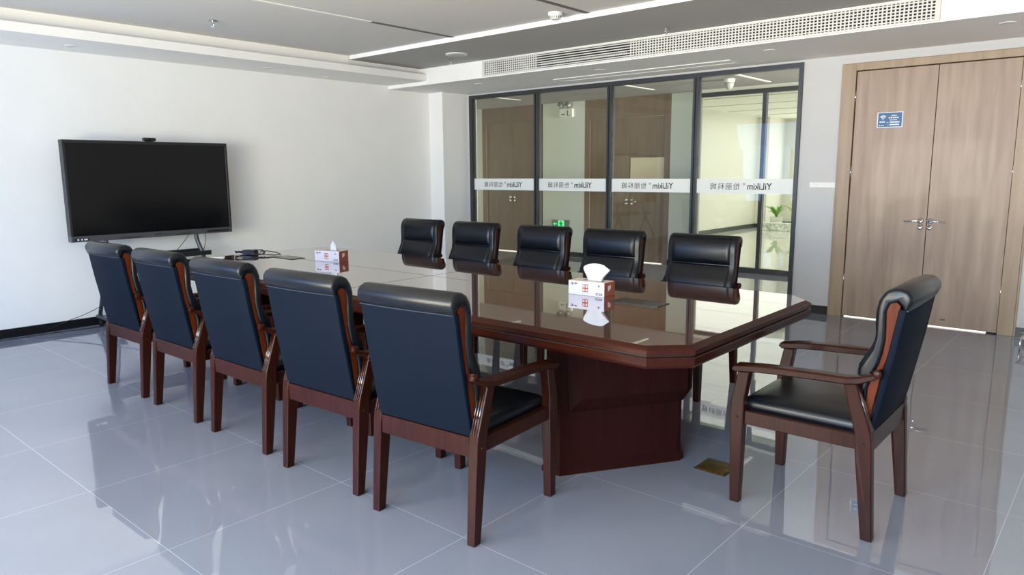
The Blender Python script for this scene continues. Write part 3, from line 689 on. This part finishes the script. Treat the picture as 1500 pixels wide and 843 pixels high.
for s in (-1, 1):
    p = obj('post', MB().tube([(.0, s*.43, 1.45), (.0, s*.43, .80), (.005, s*.44, .74), (.02, s*.455, .68), (.04, s*.47, .62), (.05, s*.47, .56)], .021, 12), MSTAND, stn, smooth=True)
    obj('leg', MB().tube([(.05, s*.47, .58), (.28, s*.50, .10)], .018, 10), MSTAND, stn, smooth=True)
    obj('leg', MB().tube([(.05, s*.47, .58), (-.12, s*.50, .10)], .018, 10), MSTAND, stn, smooth=True)
    obj('foot_rail', MB().box((-.16, s*.50-.025, .075), (.42, s*.50+.025, .105)), MSTAND, stn, bevel=.006)
    for x in (-.12, .38):
        w_ = obj('caster', MB().lathe([(0, -.012), (.034, -.012), (.036, -.008), (.036, .008), (.034, .012), (0, .012)], (x, s*.50, .037), 18, 'y'), MBLKP, stn, smooth=False)
obj('shelf', MB().box((-.10, -.50, .615), (.16, .50, .637)).box((-.10, -.50, .637), (-.085, .50, .665)).box((.15, -.50, .637), (.16, .50, .660)), MSHELF, stn, bevel=.002, seg=1)
obj('cross_bar', MB().box((-.01, -.43, 1.30), (.012, .43, 1.36)).box((-.01, -.43, 1.05), (.012, .43, 1.11)), MSTAND, stn)
obj('lower_bar', MB().box((.0, -.50, .082), (.03, .50, .10)), MSTAND, stn)
def wire(name, label, pts, r=.003, m=MBLKP, cyc=False):
    cu = bpy.data.curves.new(name, 'CURVE'); cu.dimensions = '3D'; cu.bevel_depth = r; cu.bevel_resolution = 2; cu.resolution_u = 10
    sp_ = cu.splines.new('NURBS'); sp_.points.add(len(pts)-1)
    for p, q in zip(sp_.points, pts): p.co = (*q, 1)
    sp_.order_u = 4; sp_.use_endpoint_u = True
    o = bpy.data.objects.new(name, cu); COL.objects.link(o); bpy.context.view_layer.update()
    me = bpy.data.meshes.new_from_object(o.evaluated_get(bpy.context.evaluated_depsgraph_get())); bpy.data.objects.remove(o)
    o = bpy.data.objects.new(name, me); COL.objects.link(o); me.materials.append(m)
    for p in me.polygons: p.use_smooth = True
    return tag(o, label, 'cable')
wire('cable', 'thin black cable slanting from the display bottom to the stand shelf', [(-3.76, .235, .83), (-3.78, .20, .77), (-3.80, .12, .68), (-3.8, .08, .642)])
wire('cable', 'thin black cable hanging beside the right stand post', [(-3.73, .38, .83), (-3.72, .39, .77), (-3.74, .37, .70), (-3.75, .36, .645)])
wire('cable', 'thin black cable sloping down the left wall to the baseboard', [(-3.80, -.50, .27), (-3.86, -.58, .215), (-3.93, -.72, .13), (-3.99, -.85, .09), (-4.005, -.95, .05), (-4.005, -1.05, .02), (-4.0, -1.2, .004)])
wire('cable', 'thin black cable lying on the floor along the left wall', [(-3.93, -2.2, .004), (-3.925, -1.42, .004), (-3.93, -1.1, .004), (-3.90, -.85, .004), (-3.88, -.5, .004), (-3.86, 0, .004), (-3.9, .4, .004)])
wire('cable', 'thin grey cable curving over the floor from the wall towards the chairs', [(-3.87, -1.25, .003), (-3.75, -1.18, .003), (-3.5, -1.05, .003), (-3.1, -.92, .003), (-2.7, -.75, .003), (-2.3, -.72, .003)], .0022, flat('grey_cable', (98, 102, 112), .5))

# ------------------------------------------------------------------ things on the table
ZT = .7608
ad = thing('power_adapter', 'black power adapter with a tangle of looped cable on the table', 'adapter', (-2.085, -.055, ZT), .5)
obj('adapter_body', MB().box((-.055, -.035, 0.001), (.055, .035, .042)), MBLKP, ad, bevel=.006, seg=2)
def loops(n, R0, R1, seed):
    r = random.Random(seed); pts = []
    for k in range(n*12):
        a = 2*PI*k/12; pts.append(((R0+r.uniform(-.012, .012))*math.cos(a), (R1+r.uniform(-.012, .012))*math.sin(a)*(1 if (k//12) % 2 else .8), .006+.03*abs(math.sin(a*.5+k*.3))))
    return pts
m = MB().tube(loops(2, .13, .085, 1), .0038, 8); obj('cable_coil', m, MBLKP, ad, smooth=True)
m = MB().tube([(.05, 0, .02), (.12, .05, .03), (.20, .06, .018), (.26, .03, .006), (.24, -.03, .006), (.15, -.06, .012), (.05, -.07, .006)], .0038, 8); obj('plug_lead', m, MBLKP, ad, smooth=True)
pp = MB().box((-.10, -.035, 0), (.10, .035, .002)).add([(-.03, -.03, .002), (.10, -.03, .002), (.10, .035, .010), (-.03, .035, .006)], [(0, 1, 2, 3)])
tag(obj('paper_slip', pp, MPAPER, None, loc=(-2.10, -.385, ZT), rot=(0, 0, .9)), 'small white slip of paper lying near the far left edge of the table', 'paper')

def tissue_box(label, loc, rz, L, Wd, H, kind):
    t = thing('tissue_box', label, 'tissue box', loc, rz)
    # local: x along long side, front face at y=0
    body = MB().box((0, 0, 0), (L, Wd, H), 0)
    body.mi = [2, 2, 0, 1, 0, 1]
    obj('carton', body, [MTISB, MTISR, MTIST], t, bevel=0)
    e = MB(); ex, ez, es = L*.40, H*.24, .034
    e.box((ex, -.0008, ez), (ex+es, 0, ez+H*.56), 0)
    obj('printed_emblem', e, MRED, t)
    e = MB(); g = es/2
    for i in (0, 1):
        for j in (0, 1):
            e.box((ex+.003+i*g, -.0014, ez+.004+j*H*.28), (ex+.014+i*g, -.0008, ez+.017+j*H*.28))
    obj('emblem_squares', e, MPALE, t)
    e = MB()
    for k in range(5): e.box((.014+k*.009, -.001, H*.78-(k % 2)*.003), (.020+k*.009, 0, H*.88-(k % 3)*.002))
    e.box((.014, -.001, H*.70), (.030, 0, H*.73))
    obj('printed_mark', e, MINK, t); e = MB().box((L-.052, -.001, H*.10), (L-.014, 0, H*.24)); obj('printed_mark', e, MINK, t); e = MB(); e.box((L-.036, -.001, H*.66), (L-.032, 0, H*.84)).box((L-.044, -.001, H*.74), (L-.024, 0, H*.77))
    obj('printed_mark', e, MINK, t)
    e = MB().box((L-.047, -.0016, H*.13), (L-.03, -.001, H*.21)).box((L-.027, -.0016, H*.13), (L-.019, -.001, H*.21)); obj('mark_windows', e, MPALE, t)
    e = MB().box((L, Wd*.35, H*.4), (L+.001, Wd*.5, H*.75)).box((L, Wd*.5, H*.5), (L+.001, Wd*.6, H*.8)); obj('side_print', e, MPALE, t)
    e = MB().box((L*.28, Wd*.40, H), (L*.84, Wd*.60, H+.0006)); obj('slot', e, MINK, t)
    # tissue: a pulled, pleated sheet rising out of the slot
    tm = MB(); cx, cy = L*.60, Wd*.5; n = 26; m_ = 9; sheets = []
    if kind == 0:
        base0, base1 = -.046, .042
        edge = [(-.058, .038), (-.068, .058), (-.072, .078), (-.045, .091), (-.010, .097), (.028, .097), (.056, .093), (.070, .080), (.090, .067), (.068, .050), (.052, .032)]
    else:
        base0, base1 = -.034, .030
        edge = [(-.030, .018), (-.020, .040), (-.012, .062), (-.007, .082), (-.002, .086), (.004, .074), (.012, .060), (.022, .040), (.028, .020)]
    def ept(t):
        q = t*(len(edge)-1); i = min(int(q), len(edge)-2); r = q-i
        return edge[i][0]*(1-r)+edge[i+1][0]*r, edge[i][1]*(1-r)+edge[i+1][1]*r
    for sy in (-1, 1):
        g = []
        for k in range(n+1):
            u = k/n; ex, ez = ept(u); bx = base0+(base1-base0)*u
            for j in range(m_+1):
                q = j/m_
                x = bx*(1-q)+ex*q; z = H-.003+ez*q
                pinch = max(0, math.sin(PI*u))**.5
                y = sy*(.003+(.010+.006*math.sin(9*u+sy))*math.sin(PI*min(1, q*.8+.1))*pinch*(1-.55*q)) + .005*math.sin(14*u+3*q)*q + .004*math.sin(23*u*(1+.2*q))*q*(1-u)
                if k in (0, n) or j == m_: y = .005*math.sin(14*u+3*q)*q
                g.append((cx+x, cy+y, z))
        tm.add(g, [(k*(m_+1)+j, (k+1)*(m_+1)+j, (k+1)*(m_+1)+j+1, k*(m_+1)+j+1) for k in range(n) for j in range(m_)])
    obj('tissue', tm, MTIS, t, auto=32)
    return t
tissue_box('white and brown tissue box with a broad pulled tissue, nearer the camera', (1.121, .028, ZT), .053, .226, .110, .076, 0)
tissue_box('white and brown tissue box with a pointed pulled tissue, nearer the display', (-1.294, .037, ZT), .276, .228, .110, .080, 1)

# floor outlet
fo = thing('floor_outlet', 'square brass floor outlet plate set in the tiles by the table pedestal', 'outlet', (2.02, .02, 0))
obj('outer_plate', MB().box((-.075, -.075, .0005), (.075, .075, .004)), MBRASSD, fo, bevel=.001, seg=1)
obj('lid', MB().box((-.062, -.066, .004), (.066, .0, .0065)), MBRASS, fo, bevel=.001, seg=1)
obj('lid', MB().box((-.062, .003, .004), (.066, .064, .006)), MBRASSD, fo, bevel=.001, seg=1)
obj('gasket', MB().box((-.08, -.08, .0002), (.08, .08, .001)), MGROOVE, fo)
# chrome rack at the right edge
rk = thing('chrome_rack', 'chrome wire floor rack just entering the picture at the lower right of the door', 'rack', (3.04, 3.8, 0))
for y in (-.12, .12):
    obj('side_rail', MB().tube([(-.22, y, .10), (.25, y, .10)], .009, 10), MCHR, rk, smooth=True)
    for x in (-.20, .24): obj('leg', MB().tube([(x, y, 0), (x, y, .10)], .007, 8), MCHR, rk, smooth=True)
for x in (-.2, -.05, .1, .24): obj('rung', MB().tube([(x, -.12, .10), (x, .12, .10)], .005, 8), MCHR, rk, smooth=True)

# ------------------------------------------------------------------ light
W = bpy.data.worlds.new('world'); S.world = W; W.use_nodes = True
nt = W.node_tree; bg = nt.nodes['Background']; bg.inputs['Color'].default_value = (.40, .48, .33, 1); bg.inputs['Strength'].default_value = 1
def area(name, loc, rot, sx, sy, e, c, spread=PI):
    l = bpy.data.lights.new(name, 'AREA'); l.shape = 'RECTANGLE'; l.size = sx; l.size_y = sy; l.energy = e; l.color = c; l.spread = spread
    o = bpy.data.objects.new(name, l); COL.objects.link(o); o.location = loc; o.rotation_euler = rot; return o
def rgb_area(name, loc, rot, sx, sy, w, spread):
    m = max(w); return area(name, loc, rot, sx, sy, 100*m, tuple(q/m for q in w), math.radians(spread))
# cool skylight slanting down through each window, warm ground bounce slanting up
for cx, dn, u_ in ((-2.55, (.18, .30, .76), (.03, .10, .14)), (.15, (.30, .45, .85), (2.40, 2.16, 1.40)), (2.85, (.45, 1.35, 2.05), (1.6, .92, .45))):
    rgb_area('sky_light', (cx, YN-.25, 1.5), (PI/2-.4, 0, 0), 2.4, 2.1, dn, 150)
    rgb_area('ground_light', (cx, YN-.25, 1.2), (PI/2+.5, 0, 0), 2.4, 1.8, u_, 130)
rgb_area('office_sky', (1.2, 15.7, 1.5), (-PI/2, 0, 0), 9, 2.1, (1.8, 1.78, 1.85), 180)
rgb_area('office_ceiling_light', (0, 11, 2.65), (0, 0, 0), 7, 7, (1.95, 1.9, 2.05), 180)  # overhead fill added to brighten the office, not a real fitting
rgb_area('corridor_light_right', (6.1, 5.5, 1.5), (0, PI/2, 0), 2.4, 2.1, (2.9, 2.7, 2.5), 80)  # fill added at the unseen corridor end, no lamp known there
rgb_area('corridor_light_left', (-7.1, 5.5, 1.5), (0, -PI/2, 0), 2.4, 2.1, (.14, .125, .12), 180)  # weaker added fill at the opposite unseen end

# ------------------------------------------------------------------ camera
f, cy, y_, p_, r_ = 1060.05, 420.98, .7143, -.1584, -.0069
fw = Vector((-math.sin(y_)*math.cos(p_), math.cos(y_)*math.cos(p_), math.sin(p_)))
rt = Vector((math.cos(y_), math.sin(y_), 0)); up = rt.cross(fw)
Rv = rt*math.cos(r_)+up*math.sin(r_); Uv = up*math.cos(r_)-rt*math.sin(r_)
cd = bpy.data.cameras.new('camera'); cam = bpy.data.objects.new('camera', cd); COL.objects.link(cam)
M = Matrix((Rv, Uv, -fw)).transposed().to_4x4(); M.translation = Vector((3.4587, -3.1433, 1.4239)); cam.matrix_world = M
cd.sensor_width = 36; cd.lens = f/1500*36; cd.clip_start = .05; cd.clip_end = 200
S.camera = cam
S.view_settings.view_transform = 'Standard'; S.view_settings.look = 'None'; S.view_settings.exposure = 0
S.cycles.max_bounces = 12; S.cycles.diffuse_bounces = 6; S.cycles.glossy_bounces = 6; S.cycles.transparent_max_bounces = 24
